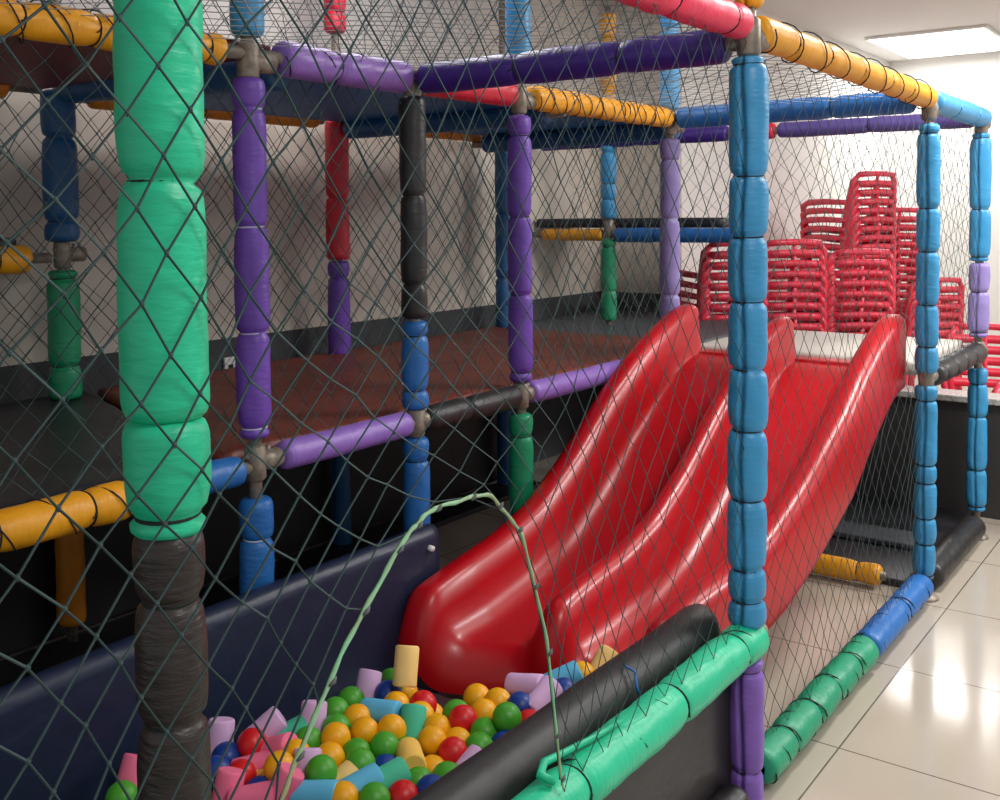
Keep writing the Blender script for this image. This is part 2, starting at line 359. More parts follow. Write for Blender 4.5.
beam((1.56, Y3, ZT), (XA - .1, Y3, ZT), [(.05, 1.3, 'orange', [.6], .04)], 'orange rear top beam left of the red post')
beam((XA + .1, Y3, ZT), (XB, Y3, ZT), [(.05, 1.3, 'orange', [.8], .042)], 'orange rear top beam right of the red post')
beam((-1.4, Y3, 1.54), (1.42, Y3, 1.54), [(.1, 2.73, 'yellow', [2.6], .055)], 'yellow mid rail at far left meeting the dark blue and green post')
beam((1.475, Y3 - .02, ZT + .03), (1.475, W, ZT - .02), [(.05, 1.22, 'navyblue', [.6], .062)], 'dark blue cross beam at upper left over the green post')
beam((XA, Y3, ZT - .04), (XA, W, ZT - .04), [(.08, 1.25, 'navyblue', [.6], .05)], 'dark blue cross beam under the upper deck, above the red post')
beam((XB - .3, Y3, ZT - .06), (XB - .3, W, ZT - .04), [(.08, 1.3, 'navyblue', [.6], .052)], 'dark blue cross beam behind the yellow tied top beam')
beam((X5 - .0, 2.72, 1.555), (X5, 1.25, 1.555), [(.08, .53, 'yellow', [], .038), (.62, 1.45, 'deepblue', [.9], .045)], 'mid-height rail with yellow and blue sleeves under the black upper mat')

# ------------------------------------------------------------------ decks and mats
def slab(name, a, b, mt, label, cat, bev=.02, seg=3, parent=None):
    o = box(name, a, b, M[mt], parent, bev, seg)
    if label: tag(o, label, cat)
    return o
def softslab(name, x0, x1, y0, y1, z1, th, mt, label, cat, amp=.006, r=.025, sl=0, sr=0):
    """thick leatherette mat with rolled edges and uneven surface"""
    V = []; F = []; nx = max(6, int((x1 - x0) / .05)); ny = max(6, int((y1 - y0) / .05))
    def row(inset, z):
        pass
    prof = [(0, -th), (0, -th * .6), (0, -r), (r * .3, -r * .3), (r, 0)]
    xs = lambda t, ins: (x0 + ins) + (x1 - x0 - 2 * ins) * t
    ys = lambda t, ins: (y0 + ins) + (y1 - y0 - 2 * ins) * t
    per = [(i / nx, 0) for i in range(nx)] + [(1, j / ny) for j in range(ny)] + [(1 - i / nx, 1) for i in range(nx)] + [(0, 1 - j / ny) for j in range(ny)]
    n = len(per)
    for ins, dz in prof:
        for (u, v) in per:
            x = xs(u, ins); y = ys(v, ins)
            V.append((x + .4 * amp * noise.noise(Vector((x * 9, y * 9, dz * 8))), y + .5 * amp * noise.noise(Vector((x * 9, y * 9, 5 + dz * 8))), z1 + dz + (amp * noise.noise(Vector((x * 6, y * 6, 0))) if dz > -r - .001 else 0)))
    for k in range(len(prof) - 1):
        for i in range(n):
            F.append((k * n + i, k * n + (i + 1) % n, (k + 1) * n + (i + 1) % n, (k + 1) * n + i))
    base = (len(prof) - 1) * n
    idx = {}
    for i, (u, v) in enumerate(per): idx[(round(u * nx), round(v * ny))] = base + i
    for i in range(nx + 1):
        for j in range(ny + 1):
            if (i, j) not in idx:
                x = xs(i / nx, r); y = ys(j / ny, r)
                idx[(i, j)] = len(V); V.append((x, y, z1 + amp * noise.noise(Vector((x * 6, y * 6, 0)))))
    for i in range(nx):
        for j in range(ny):
            F.append((idx[(i, j)], idx[(i + 1, j)], idx[(i + 1, j + 1)], idx[(i, j + 1)]))
    F.append(tuple(range(n))[::-1])
    V = [(x + (sl * (x1 - x) / (x1 - x0) + sr * (x - x0) / (x1 - x0)) * (y - y0), y, z) for x, y, z in V]
    o = mesh_obj(name, V, F, M[mt]); tag(o, label, cat)
    return o
softslab('platform_mat', 1.18, 4.43, 1.275, 2.62, 1.0, .055, 'maroonmat', 'brown-red leatherette mat covering the raised platform behind the posts', 'mat', sl=.36)
softslab('platform_mat', -1.4, 1.15, 1.275, 2.66, .99, .055, 'blackmat', 'black mat of the raised platform at the left edge', 'mat', r=.02, sr=.36)
softslab('platform_mat', 4.46, 5.93, 1.28, 2.7, .985, .07, 'greymat', 'dark grey platform mat beyond the slide in front of the stacked chairs', 'mat', amp=.002, r=.015)
softslab('platform_mat', 4.10, 5.05, .07, 1.14, 1.022, .065, 'creammat', 'cream mat at the top of the slide', 'mat', amp=.002, r=.015)
softslab('raised_mat', 5.10, 5.62, 1.40, 2.72, 1.66, .06, 'blackmat', 'black padded upper mat at eye level behind the pale purple post', 'mat', amp=.002, r=.012)
softslab('raised_mat', -1.4, 1.30, 2.56, 2.74, 1.62, .04, 'blackmat', 'dark mat strip on the yellow rail at the far left', 'mat', amp=.002, r=.012)
slab('upper_deck', (-1.4, 1.26, 2.175), (1.40, 2.52, 2.21), 'maroon', 'maroon underside of the upper deck at top left', 'deck', bev=.008)
slab('upper_deck', (1.54, 1.26, 2.155), (4.4, 2.50, 2.19), 'underdeck', 'dark blue underside of the upper deck above the brown platform', 'deck', bev=.008)
slab('floor_cover', (-1.4, 1.28, .0), (2.85, 2.34, .02), 'blackmat', 'thin black slab on the floor under the raised platform', 'mat', bev=.005)  # black slab covering the tiles below the platform
slab('floor_cover', (-1.4, 2.36, .0), (4.6, 2.60, .03), 'blackmat', 'thin black strip along the floor under the rear of the platform', 'mat', bev=.005)  # black strip continuing the cover to the rear
tag(box('rear_sheet', (-1.4, 2.62, .03), (4.6, 2.64, .92), M['blackpad'], bev=.003), 'thin black upright sheet under the rear edge of the raised platform', 'panel')  # upright black sheet closing the rear of the space below the platform
slab('floor_cover', (4.06, .09, .0), (5.43, 1.16, .035), 'blackmat', 'black mat lying on the floor under the cream mat', 'mat', bev=.01)
slab('floor_cover', (4.52, .12, .036), (4.75, 1.12, .066), 'greymat', 'narrow grey mat strip lying on the black floor mat', 'mat', bev=.01)

# ball pit walls: foam blocks with rolled tops
def padwall(name, x0, x1, y0, y1, z0, z1, mt, label, wob=.01, lean=0.0):
    V = []; F = []; n = int((x1 - x0) / .03); w2 = (y1 - y0) / 2; yc = (y0 + y1) / 2
    prof = [(-w2, z0), (-w2, z0 + (z1 - z0) * .3), (-w2 * 1.04, z0 + (z1 - z0) * .6), (-w2 * 1.02, z1 - w2 * 1.1)]
    prof += [(-w2 * math.cos(a * PI / 10), z1 - w2 + w2 * math.sin(a * PI / 10)) for a in range(1, 10)]
    prof += [(w2 * 1.02, z1 - w2 * 1.1), (w2 * 1.04, z0 + (z1 - z0) * .6), (w2, z0 + (z1 - z0) * .3), (w2, z0)]
    P = len(prof)
    for i in range(n + 1):
        x = x0 + (x1 - x0) * i / n
        e = min(x - x0, x1 - x); s = 1 - .12 * max(0, 1 - e / .02) ** 2
        for (y, z) in prof:
            k = noise.noise(Vector((x * 2.2, y * 6, z * 4 + 3)))
            sag = wob * noise.noise(Vector((x * 1.7, 9, 2))) * max(0, (z - z0) / (z1 - z0))
            V.append((x, yc + y * s + wob * .6 * k + lean * max(0, z - z0), z + sag - (1 - s) * .03 * (z > z0 + .1)))
    for i in range(n):
        for k in range(P - 1):
            F.append((i * P + k, (i + 1) * P + k, (i + 1) * P + k + 1, i * P + k + 1))
    F.append(tuple(range(P))); F.append(tuple(range(n * P, n * P + P))[::-1])
    o = mesh_obj(name, V, F, M[mt]); bm = bmesh.new(); bm.from_mesh(o.data); bmesh.ops.recalc_face_normals(bm, faces=bm.faces); bm.to_mesh(o.data); bm.free()
    return tag(o, label, 'padded wall')
pw = padwall('padded_wall', -1.4, 1.965, 1.075, 1.155, .0, .63, 'navy', 'navy leatherette padded wall at the back of the ball pit')
for dz in (.0,):
    V, F = tube_data([(1.905, 1.060, .565), (1.905, 1.080, .565)], [.010, .012], 10); mesh_obj('snap_stud', V, F, M['whiteplastic'], pw)
padwall('padded_wall', -1.4, 1.975, .06, .19, .0, .566, 'blackpad', 'black padded wall with rolled top inside the green front rail')
box_ = box('front_panel', (-1.4, .032, .02), (1.975, .05, .45), M['blackpad'], bev=.004); tag(box_, 'black vinyl panel hanging below the green front rail', 'panel')
beam((X2 - 1.0, -.005, .055), (X2 - .06, -.005, .055), [(.02, .92, 'black', [.5], .05)], 'black padded roll on the floor left of the purple post foot')
tag(box('pit_floor', (-1.4, .2, .0), (1.66, 1.06, .22), M['blackmat'], bev=.01), 'dark mat at the bottom of the ball pit under the balls', 'mat')

# ------------------------------------------------------------------ slide
def interp(tab, x):
    if x <= tab[0][0]: return tab[0][1]
    for (a, b), (c, d) in zip(tab, tab[1:]):
        if x <= c:
            # smooth catmull style
            t = (x - a) / (c - a); return b + (d - b) * t
    return tab[-1][1]
def smooth(tab):
    # resample with gaussian smoothing
    xs = [tab[0][0] + (tab[-1][0] - tab[0][0]) * i / 120 for i in range(121)]
    out = []
    for x in xs:
        s = 0; wsum = 0
        for k in range(-8, 9):
            xx = min(max(x + k * .014, tab[0][0]), tab[-1][0]); ww = math.exp(-(k / 4.5) ** 2); s += interp(tab, xx) * ww; wsum += ww
        out.append((x, s / wsum))
    return out
TOP = smooth([(1.72, .44), (1.85, .475), (2.02, .50), (2.25, .52), (2.52, .575), (2.81, .70), (3.14, .885), (3.40, 1.03), (3.6, 1.12), (3.8, 1.19), (3.92, 1.222), (4.05, 1.23)])
BED = smooth([(1.70, .285), (2.0, .30), (2.3, .325), (2.6, .39), (2.9, .51), (3.2, .665), (3.5, .83), (3.75, .945), (3.9, .985), (4.1, 1.0)])
def slide():
    X0, XE = 1.72, 4.01
    def sec(x):
        t = max(0, min(1, (x - 2.0) / 1.2))
        YR = .205 - .110 * t; YL = 1.064 + .094 * t; YM = .61 + .02 * t
        k = 1 - .75 * max(0, min(1, (x - 3.0) / .8))     # the fillet tightens towards the top
        def lane(a, b):
            q = [(.010, .62), (.028, .32), (.058, .10), (.10, .012)]
            return [(a + u * k, h) for u, h in q] + [(a + .14 * k, 0), ((a + b) / 2, -.03), (b - .14 * k, 0)] + [(b - u * k, h) for u, h in q[::-1]]
        cs = [(YR + .004, -1.0), (YR, -.5), (YR, .2), (YR, .78), (YR + .006, .92), (YR + .026, 1.0), (YR + .066, 1.0), (YR + .086, .93)]
        cs += lane(YR + .09, YM - .036)
        cs += [(YM - .033, .84), (YM - .02, .93), (YM, .96), (YM + .02, .93), (YM + .033, .84)]
        cs += lane(YM + .036, YL - .09)
        cs += [(YL - .086, .93), (YL - .066, 1.0), (YL - .026, 1.0), (YL - .006, .92), (YL, .78), (YL, .2), (YL, -.5), (YL - .004, -1.0)]
        return cs, YR, YL, YM
    n = 116; V = []; F = []
    for i in range(n + 1):
        x = X0 + (XE - X0) * i / n
        cs, YR, YL, YM = sec(x); P = len(cs)
        zb = interp(BED, x); zt = interp(TOP, x); e = x - X0
        for j, (y, h) in enumerate(cs):
            mid = abs(y - YM) < .05
            s_ = max(0, min(1, (1.03 - y) / .40)); off = .16 * (s_ * s_ * (3 - 2 * s_)) + .03 * max(0, (YM - y) / .4)
            nl = .07 if mid else .08
            ex = e
            xx = x + off * (1 - (x - X0) / (XE - X0)); mid_h = .96 - .10 * max(0, min(1, (x - 3.2) / .8))
            if mid: h = h * mid_h / .96
            nose = math.sqrt(max(0, 1 - (1 - max(ex, 0) / nl) ** 2)) if ex < nl else 1
            if h > 0: z = zb + (zt - zb) * h * (.35 + .65 * nose)
            else: z = zb + h * .075
            if e < .10: z -= .12 * (1 - e / .10) ** 2
            V.append((xx, y, z))
    for i in range(n):
        for k in range(P - 1):
            F.append((i * P + k, i * P + k + 1, (i + 1) * P + k + 1, (i + 1) * P + k))
    # close the ends of the hollow side walls and the divider at the top
    b = n * P; half = [k for k in range(P)]
    nl_ = 11
    r1 = [k for k in range(0, 12)]; m0 = 8 + nl_ - 2; r2 = [k for k in range(m0 - 2, m0 + 9)]; r3 = [k for k in range(P - 12, P)]
    for r_ in (r1, r2, r3): F.append(tuple(b + k for k in r_))
    o = mesh_obj('double_slide', V, F, M['slide'])
    tag(o, 'glossy red fibreglass slide with two lanes ending in the ball pit', 'slide')
    so = o.modifiers.new('s', 'SOLIDIFY'); so.thickness = .010; so.offset = -1
    bv = o.modifiers.new('v', 'BEVEL'); bv.width = .006; bv.segments = 2; bv.limit_method = 'ANGLE'; bv.angle_limit = math.radians(50)
    for a, b_ in ((.19, .59), (.67, 1.06)):
        bm = bmesh.new(); bxm(bm, (3.97, a, .985), (4.09, b_, 1.010), .009, 3); bm_obj('entry_lip', bm, M['slide'], o, smooth=True)
    return o
slide()

# ------------------------------------------------------------------ nets
def net(name, P, U, Vv, nu, nv, label, r=.0018, mt='net', knots=True, jit=.010, warp=None, skip=None, sides=3, parent=None):
    """diamond mesh: nodes P + U*i + Vv*j with i+j even"""
    P = Vector(P); U = Vector(U); Vv = Vector(Vv); N = U.cross(Vv).normalized()
    rnd = random.Random(len(label) * 7)
    nodes = {}
    for i in range(nu + 1):
        for j in range(nv + 1):
            if (i + j) % 2 == 0:
                p = P + U * i + Vv * j
                q = Vector((i * .21, j * .19, 3.3))
                p = p + U.normalized() * noise.noise(q) * jit * 2.2 + Vv.normalized() * noise.noise(q + Vector((9, 4, 1))) * jit * 2.2 + N * noise.noise(q * .7 + Vector((2, 7, 5))) * jit * 3
                p += Vector((rnd.uniform(-1, 1), rnd.uniform(-1, 1), rnd.uniform(-1, 1))) * jit * .45
                if warp: p = warp(p, i, j)
                nodes[(i, j)] = p
    V = []; F = []; rfun = r if callable(r) else (lambda p: r0); r0 = r
    for (i, j), p in nodes.items():
        if p is None: continue
        r = rfun(p)
        for di in (-1, 1):
            q = nodes.get((i + di, j + 1))
            if q is None: continue
            if skip and skip(p, q): continue
            d = (q - p)
            if d.length < 1e-5: continue
            d.normalize(); x = d.orthogonal().normalized(); y = d.cross(x); b = len(V)
            for e in (p, q):
                for k in range(sides):
                    a = 2 * PI * k / sides; V.append(e + (x * math.cos(a) + y * math.sin(a)) * r)
            for k in range(sides):
                F.append((b + k, b + (k + 1) % sides, b + sides + (k + 1) % sides, b + sides + k))
        if knots:
            b = len(V); R = r * 2.1
            for dv in ((R, 0, 0), (-R, 0, 0), (0, R, 0), (0, -R, 0), (0, 0, R * 1.3), (0, 0, -R * 1.3)): V.append(p + Vector(dv))
            for f in ((0, 2, 4), (2, 1, 4), (1, 3, 4), (3, 0, 4), (2, 0, 5), (1, 2, 5), (3, 1, 5), (0, 3, 5)): F.append(tuple(b + t for t in f))
    o = mesh_obj(name, V, F, M[mt], parent, smooth=True)
    if label: tag(o, label, 'net')
    return o
# the front net: opening held by the rope
HOLE = [(-.02, .55), (.14, .84), (.19, .92), (.30, 1.06), (.44, 1.18), (.51, 1.21), (.68, 1.2), (.79, 1.1), (.88, .87), (.93, .58), (.94, .545)]
HC = (.50, .72)
def ynet(x): return -.066 * max(0, min(1, (2.0 - x) / 1.7)) - .002 if x < 2.0 else -.004
def hole_r(th):
    dx, dz = math.cos(th), math.sin(th)
    best = None
    pts = HOLE
    for (x0, z0), (x1, z1) in zip(pts, pts[1:] + pts[:1]):
        ex, ez = x1 - x0, z1 - z0
        den = dx * ez - dz * ex
        if abs(den) < 1e-9: continue
        t = ((x0 - HC[0]) * ez - (z0 - HC[1]) * ex) / den
        s = ((x0 - HC[0]) * dz - (z0 - HC[1]) * dx) / den
        if t > 0 and -1e-6 <= s <= 1 + 1e-6: best = t if best is None else max(best, t)
    return best or .1
def front_warp(p, i, j):
    x, z = p.x, p.z
    dx, dz = x - HC[0], z - HC[1]
    r = math.hypot(dx, dz); th = math.atan2(dz, dx)
    rho = hole_r(th)
    if dz > -.13 :
        R = rho + .42
        if r < R:
            f = rho * .62
            if r < f: return None if r < f - .11 else Vector((HC[0] + rho * math.cos(th), ynet(HC[0] + rho * math.cos(th)), HC[1] + rho * math.sin(th)))
            r2 = rho + (r - f) / (R - f) * (R - rho)
            x = HC[0] + r2 * math.cos(th); z = HC[1] + r2 * math.sin(th)
    elif r < rho: return None
    if x < 2.0: z = max(z, .52)
    else: z = max(z, .11)
    # wrap round the thick front post
    y = ynet(x) + (p.y + .004) * .5
    dpost = abs(x - XF)
    if dpost < .075: y = min(y, -math.sqrt(max(0, .064 ** 2 - min(dpost, .06) ** 2)) - .003)
    return Vector((x, y, min(z, 2.2)))
def front_skip(p, q):
    m_ = (p + q) / 2
    if m_.x < 2 and m_.z < .525: return True
    if m_.z > 2.19: return True
    dx, dz = m_.x - HC[0], m_.z - HC[1]
    r = math.hypot(dx, dz)
    if r < hole_r(math.atan2(dz, dx)) * .93: return True
    return False
net('safety_net', (-1.35, -.004, .525), (.048, 0, 0), (0, 0, .056), 69, 30, 'dark green front net with an arched opening above the ball pit', warp=front_warp, skip=front_skip, r=lambda p: .0020 - .0008 * max(0, min(1, (p.x - .1) / .8)))
def right_warp(p, i, j):
    return Vector((p.x, -.004 + (p.y + .004) * .6, min(max(p.z, .12), 2.13)))
net('safety_net', (2.02, -.004, .12), (.0495, 0, 0), (0, 0, .0558), 40, 36, 'dark knotted net between the blue corner post and the next post, beside the slide', warp=right_warp, r=.0011)
net('safety_net', (4.03, -.004, 1.0), (.0495, 0, 0), (0, 0, .0565), 20, 20, 'net between the two rightmost posts above the black rail', r=.0012, jit=.004)
net('safety_net', (X5, .04, 1.0), (0, .052, 0), (0, 0, .0565), 46, 20, 'net across the far end of the play frame in front of the stacked red chairs', r=.0013, mt='netgrey')
net('safety_net', (X1 + .03, W + .02, 1.0), (.0505, 0, 0), (0, 0, .0565), 54, 20, 'dark net above the lilac and black platform rails', r=.0017)
net('safety_net', (-1.35, W + .02, 1.0), (.0505, 0, 0), (0, 0, .0565), 51, 20, 'net above the yellow platform rail at the left', r=.0017)
net('safety_net', (-1.35, Y3 + .07, 1.0), (.051, 0, 0), (0, 0, .0565), 115, 20, 'rear net in front of the beige wall', r=.0016)
net('safety_net', (-1.35, W + .03, 2.2), (.0505, 0, 0), (0, 0, .0565), 104, 16, 'net of the upper tier above the top beams', r=.0017)
net('safety_net', (-1.35, Y3 + .05, 2.2), (.0505, 0, 0), (0, 0, .0565), 110, 16, 'rear net of the upper tier', r=.0016, mt='netgrey')
net('overhead_net', (-1.35, .03, ZT + .02), (.052, 0, 0), (0, .05, 0), 64, 23, 'flat overhead net above the ball pit', r=.0016, mt='netlight', jit=.004)
net('overhead_net', (2.03, .03, ZT + .03), (.052, 0, 0), (0, .05, 0), 38, 23, 'flat overhead net above the slide', r=.0015, mt='netlight', jit=.004)

# rope round the opening
def rope_pts():
    base = [Vector((x, 0, z)) for x, z in HOLE] 
    out = []
    for a, b in zip(base, base[1:]):
        for k in range(10):
            t = k / 10; p = a.lerp(b, t); p.y = ynet(p.x) - .004 + .002 * math.sin(k * 2.1); p.z += .004 * math.sin(k * 1.3 + p.x * 9); out.append(p)
    p = base[-1].copy(); p.y = ynet(p.x) - .006; out.append(p)
    # rounded
    sm = out[:]
    for _ in range(2):
        sm = [sm[0]] + [(sm[i - 1] + sm[i] * 2 + sm[i + 1]) / 4 for i in range(1, len(sm) - 1)] + [sm[-1]]
    return sm
rp = rope_pts()
rr = tube('rope', rp, [(.0036 - .0011 * max(0, (i / len(rp) - .6) / .4)) + .0007 * math.sin(i * 1.9) for i in range(len(rp))], M['rope'], sides=8)
tag(rr, 'pale green rope edging the arched opening in the front net', 'rope')
kd = []
for i in range(3, len(rp) - 2, 6):
    c = rp[i]; V, F = tube_data([c + Vector((-.006, -.004, -.004)), c + Vector((.002, -.005, 0)), c + Vector((.009, -.003, .004))], [.002, .004, .0015], 6); mesh_obj('knot_binding', V, F, M['netgrey'], rr)
# loose green vinyl strap end and blue twine at the front rail
pts = [(.95, -.02, .545), (.93, .0, .56), (.99, .03, .552), (1.06, .02, .548), (1.15, .0, .55), (1.25, -.01, .548)]
tag(tube('vinyl_strap', pts, [.008, .010, .009, .008, .007, .005], M['teal'], sides=8), 'loose green strap end lying on the front rail by the foot of the rope', 'strap')
pts = [(1.47, .105, .572), (1.455, .09, .574), (1.46, .068, .566), (1.44, .052, .54), (1.445, .048, .52)]
tag(tube('twine', pts, .0035, M['deepblue'], sides=6), 'short piece of blue twine hanging on the black padded wall', 'twine')

# ------------------------------------------------------------------ balls and foam pieces
def pix(x, y, z):
    d = RX * ((x - 457.7587) / 1041.766) - UP * ((y - 263.128) / 1041.766) + FW
    t = (z - CAM.z) / d.z
    return CAM + d * t
RB = .0385
bmB = bmesh.new(); bmesh.ops.create_uvsphere(bmB, u_segments=24, v_segments=16, radius=RB)
for v in bmB.verts:
    if abs(v.co.z) < .0012: v.co.x *= 1.012; v.co.y *= 1.012
ball_mesh = {}
for k, mt in BM.items():
    me = bpy.data.meshes.new('plastic_ball'); bmB.to_mesh(me); me.materials.append(mt); me.polygons.foreach_set('use_smooth', [True] * len(me.polygons)); ball_mesh[k] = me
bmB.free()
foam_mesh = {}
for k, mt in FM.items():
    L = .108; R = .034
    prof = [(-L / 2, R * .86), (-L / 2 + .002, R * .95), (-L / 2 + .006, R), (-L / 6, R * .985), (L / 6, R * 1.005), (L / 2 - .006, R), (L / 2 - .002, R * .95), (L / 2, R * .86)]
    V, F = tube_data([(0, 0, a) for a, b in prof], [b for a, b in prof], 22)
    me = bpy.data.meshes.new('foam_cylinder'); me.from_pydata([tuple(v) for v in V], [], F); me.materials.append(mt)
    me.polygons.foreach_set('use_smooth', [len(p.vertices) == 4 for p in me.polygons]); foam_mesh[k] = me
B = [ # x, y, colour
 (232,750,'blue'),(218,772,'blue'),(241,779,'red'),(309,745,'green'),(332,756,'yellow'),(336,741,'yellow'),(335,712,'green'),(338,729,'green'),(351,701,'green'),
 (385,694,'blue'),(391,682,'green'),(370,731,'yellow'),(392,737,'yellow'),(354,722,'yellow'),(396,706,'yellow'),(423,705,'red'),(420,717,'yellow'),(355,753,'green'),(360,768,'green'),
 (385,752,'green'),(381,766,'blue'),(322,780,'green'),(340,797,'yellow'),(407,796,'red'),(379,799,'green'),(458,716,'green'),(477,698,'yellow'),(500,703,'yellow'),(484,714,'yellow'),
 (437,731,'yellow'),(456,739,'yellow'),(427,744,'yellow'),(484,729,'green'),(480,747,'green'),(451,756,'red'),(438,769,'yellow'),(441,778,'green'),(498,741,'blue'),(519,706,'blue'),
 (508,727,'green'),(526,724,'red'),(564,692,'blue'),(582,675,'yellow'),(122,798,'green'),(272,778,'yellow'),(300,757,'yellow'),(247,752,'red'),(410,742,'green'),(425,779,'green'),(420,790,'blue'),
 (465,728,'red'),(500,727,'blue'),(296,790,'green'),(262,786,'blue')]
Cc = [ # x, y, colour, yaw deg in photo-plane, tilt deg (0 lying, 90 upright), dz
 (222,746,'lilac',80,75,.0),(266,732,'lilac',20,35,.01),(275,752,'pink',-30,25,.0),(258,764,'pink',10,10,-.01),(228,793,'pink',60,70,.0),(258,796,'pink',0,10,0),(289,792,'pink',20,60,.0),
 (287,735,'teal',20,20,-.01),(315,724,'lilac',80,70,.005),(304,769,'lilac',90,65,.0),(340,777,'cream yellow',30,30,.0),(370,691,'lilac',70,60,.0),(380,713,'sky blue',-25,5,.012),
 (412,727,'teal',80,55,.0),(412,764,'pale yellow',-80,5,.01),(385,780,'teal',30,12,.005),(357,788,'sky blue',30,12,.0),(320,796,'sky blue',-10,5,.0),(270,777,'pale yellow',10,10,-.01),
 (466,769,'lilac',40,30,-.005),(526,686,'lilac',-30,10,.005),(541,699,'lilac',45,25,.01),(563,679,'sky blue',10,20,-.005),(602,666,'cream yellow',40,45,.0),(130,779,'pink',70,60,0)]
items = []
def top_z(x, y): 
    p = pix(x, y, .34); return .345 + .018 * math.sin(p.x * 7) * math.cos(p.y * 8)
for (x, y, c) in B: items.append(['ball', c, pix(x, y, top_z(x, y)), None, x, y])
for (x, y, c, yaw, tilt, dz) in Cc: items.append(['foam', c, pix(x, y, top_z(x, y) + dz), (yaw, tilt), x, y])
# the cream-yellow piece leaning on the slide nose
items.append(['foam', 'cream yellow', pix(406, 666, .43), (80, 66), 406, 666])
# relax overlaps (keep near where they lie)
orig = [it[2].copy() for it in items]
for _ in range(60):
    for a in range(len(items)):
        for b in range(a + 1, len(items)):
            A_, B_ = items[a][2], items[b][2]; d = B_ - A_; L = d.length
            md = .072 if items[a][0] == items[b][0] == 'ball' else .066
            if L < md:
                if L < 1e-4: d = Vector((.001, 0, .001)); L = d.length
                # separate mostly along the view axis and height, so the heap keeps its look
                s = d / L * (md - L) * .5
                items[a][2] = A_ - s * .8; items[b][2] = B_ + s * .8
    for it, o in zip(items, orig): it[2] = it[2].lerp(o, .06)
    for it in items:
        it[2].y = min(max(it[2].y, .225), .985)
NAME = {'red': 'red', 'green': 'green', 'yellow': 'yellow', 'blue': 'dark blue'}
ORD = ['first', 'second', 'third', 'fourth', 'fifth', 'sixth', 'seventh', 'eighth', 'ninth', 'tenth', 'eleventh', 'twelfth', 'thirteenth', 'fourteenth', 'fifteenth', 'sixteenth', 'seventeenth', 'eighteenth', 'nineteenth', 'twentieth']
def scr(p):
    q = p - CAM; return 457.7587 + 1041.766 * q.dot(RX) / q.dot(FW)
groups = {}
for it in items: groups.setdefault((it[0], it[1]), []).append(it)
for (kind, c), L in groups.items():
    L.sort(key=lambda it: scr(it[2]))
    for k, it in enumerate(L):
        near = min((o for o in items if o is not it and not (o[0] == kind and o[1] == c)), key=lambda o: (o[2] - it[2]).length)
        nn = ('%s ball' % NAME[near[1]]) if near[0] == 'ball' else ('%s foam piece' % near[1])
        dx = scr(near[2]) - scr(it[2])
        side = 'left of' if dx > 6 else ('right of' if dx < -6 else 'against')
        if len(L) > 20 and k > 19: ORD += ['twenty-' + q for q in ORD[:9]]
        pos = 'leftmost' if k == 0 else ('rightmost' if k == len(L) - 1 else ORD[k])
        tail = 'in the pit' if pos in ('leftmost', 'rightmost') else 'from left in the pit'
        if len(L) == 1: pos = 'only'; tail = 'in the pit'
        if kind == 'ball':
            o = bpy.data.objects.new('plastic_ball', ball_mesh[c]); o.rotation_euler = (random.uniform(0, 3), random.uniform(0, 3), 0)
            tag(o, '%s %s ball %s, %s a %s' % (pos, NAME[c], tail, side, nn), 'ball', 'plastic balls in the ball pit')
        else:
            o = bpy.data.objects.new('foam_cylinder', foam_mesh[c])
            yaw, tilt = math.radians(it[3][0]), math.radians(it[3][1])
            h = RX.copy(); h.z = 0; h.normalize(); f = Vector((-h.y, h.x, 0))
            d = (h * math.cos(yaw) + f * math.sin(yaw)) * math.cos(tilt) + Vector((0, 0, 1)) * math.sin(tilt)
            o.rotation_mode = 'QUATERNION'; o.rotation_quaternion = d.to_track_quat('Z', 'Y')
            tag(o, '%s %s foam piece %s, %s a %s' % (pos, c, tail, side, nn), 'foam cylinder', 'foam cylinders in the ball pit')
            if it[4] == 406: o['label'] = 'cream yellow foam cylinder leaning against the nose of the red slide'
        o.location = it[2]; col.objects.link(o)
# lower layer filling the pit
top_pts = [it[2] for it in items]
rnd = random.Random(3); low = []
y = .225
cols = ['yellow', 'green', 'yellow', 'red', 'blue', 'green', 'yellow']
for lay, zz in ((0, .275),):
    x = .52
    while x < 1.74:
        y = .23 + (.03 if int(x * 20) % 2 else 0)
        while y < .99:
            p = Vector((x + rnd.uniform(-.008, .008), y + rnd.uniform(-.008, .008), zz + rnd.uniform(-.006, .006)))
            if all((p - q).length > .066 for q in top_pts) and all((p - q).length > .070 for q in low) and min((Vector((p.x, p.y, .34)) - q).length for q in top_pts) < .105: low.append(p)
            y += .078
        x += .071
# visible near edge outside the hand placed area
for p in low:
    c = rnd.choice(cols)
    o = bpy.data.objects.new('plastic_ball', ball_mesh[c]); o.location = p; col.objects.link(o)
    tag(o, '%s ball buried under the top layer of the ball pit' % NAME[c], 'ball', '%s balls of the lower layer in the ball pit' % NAME[c])

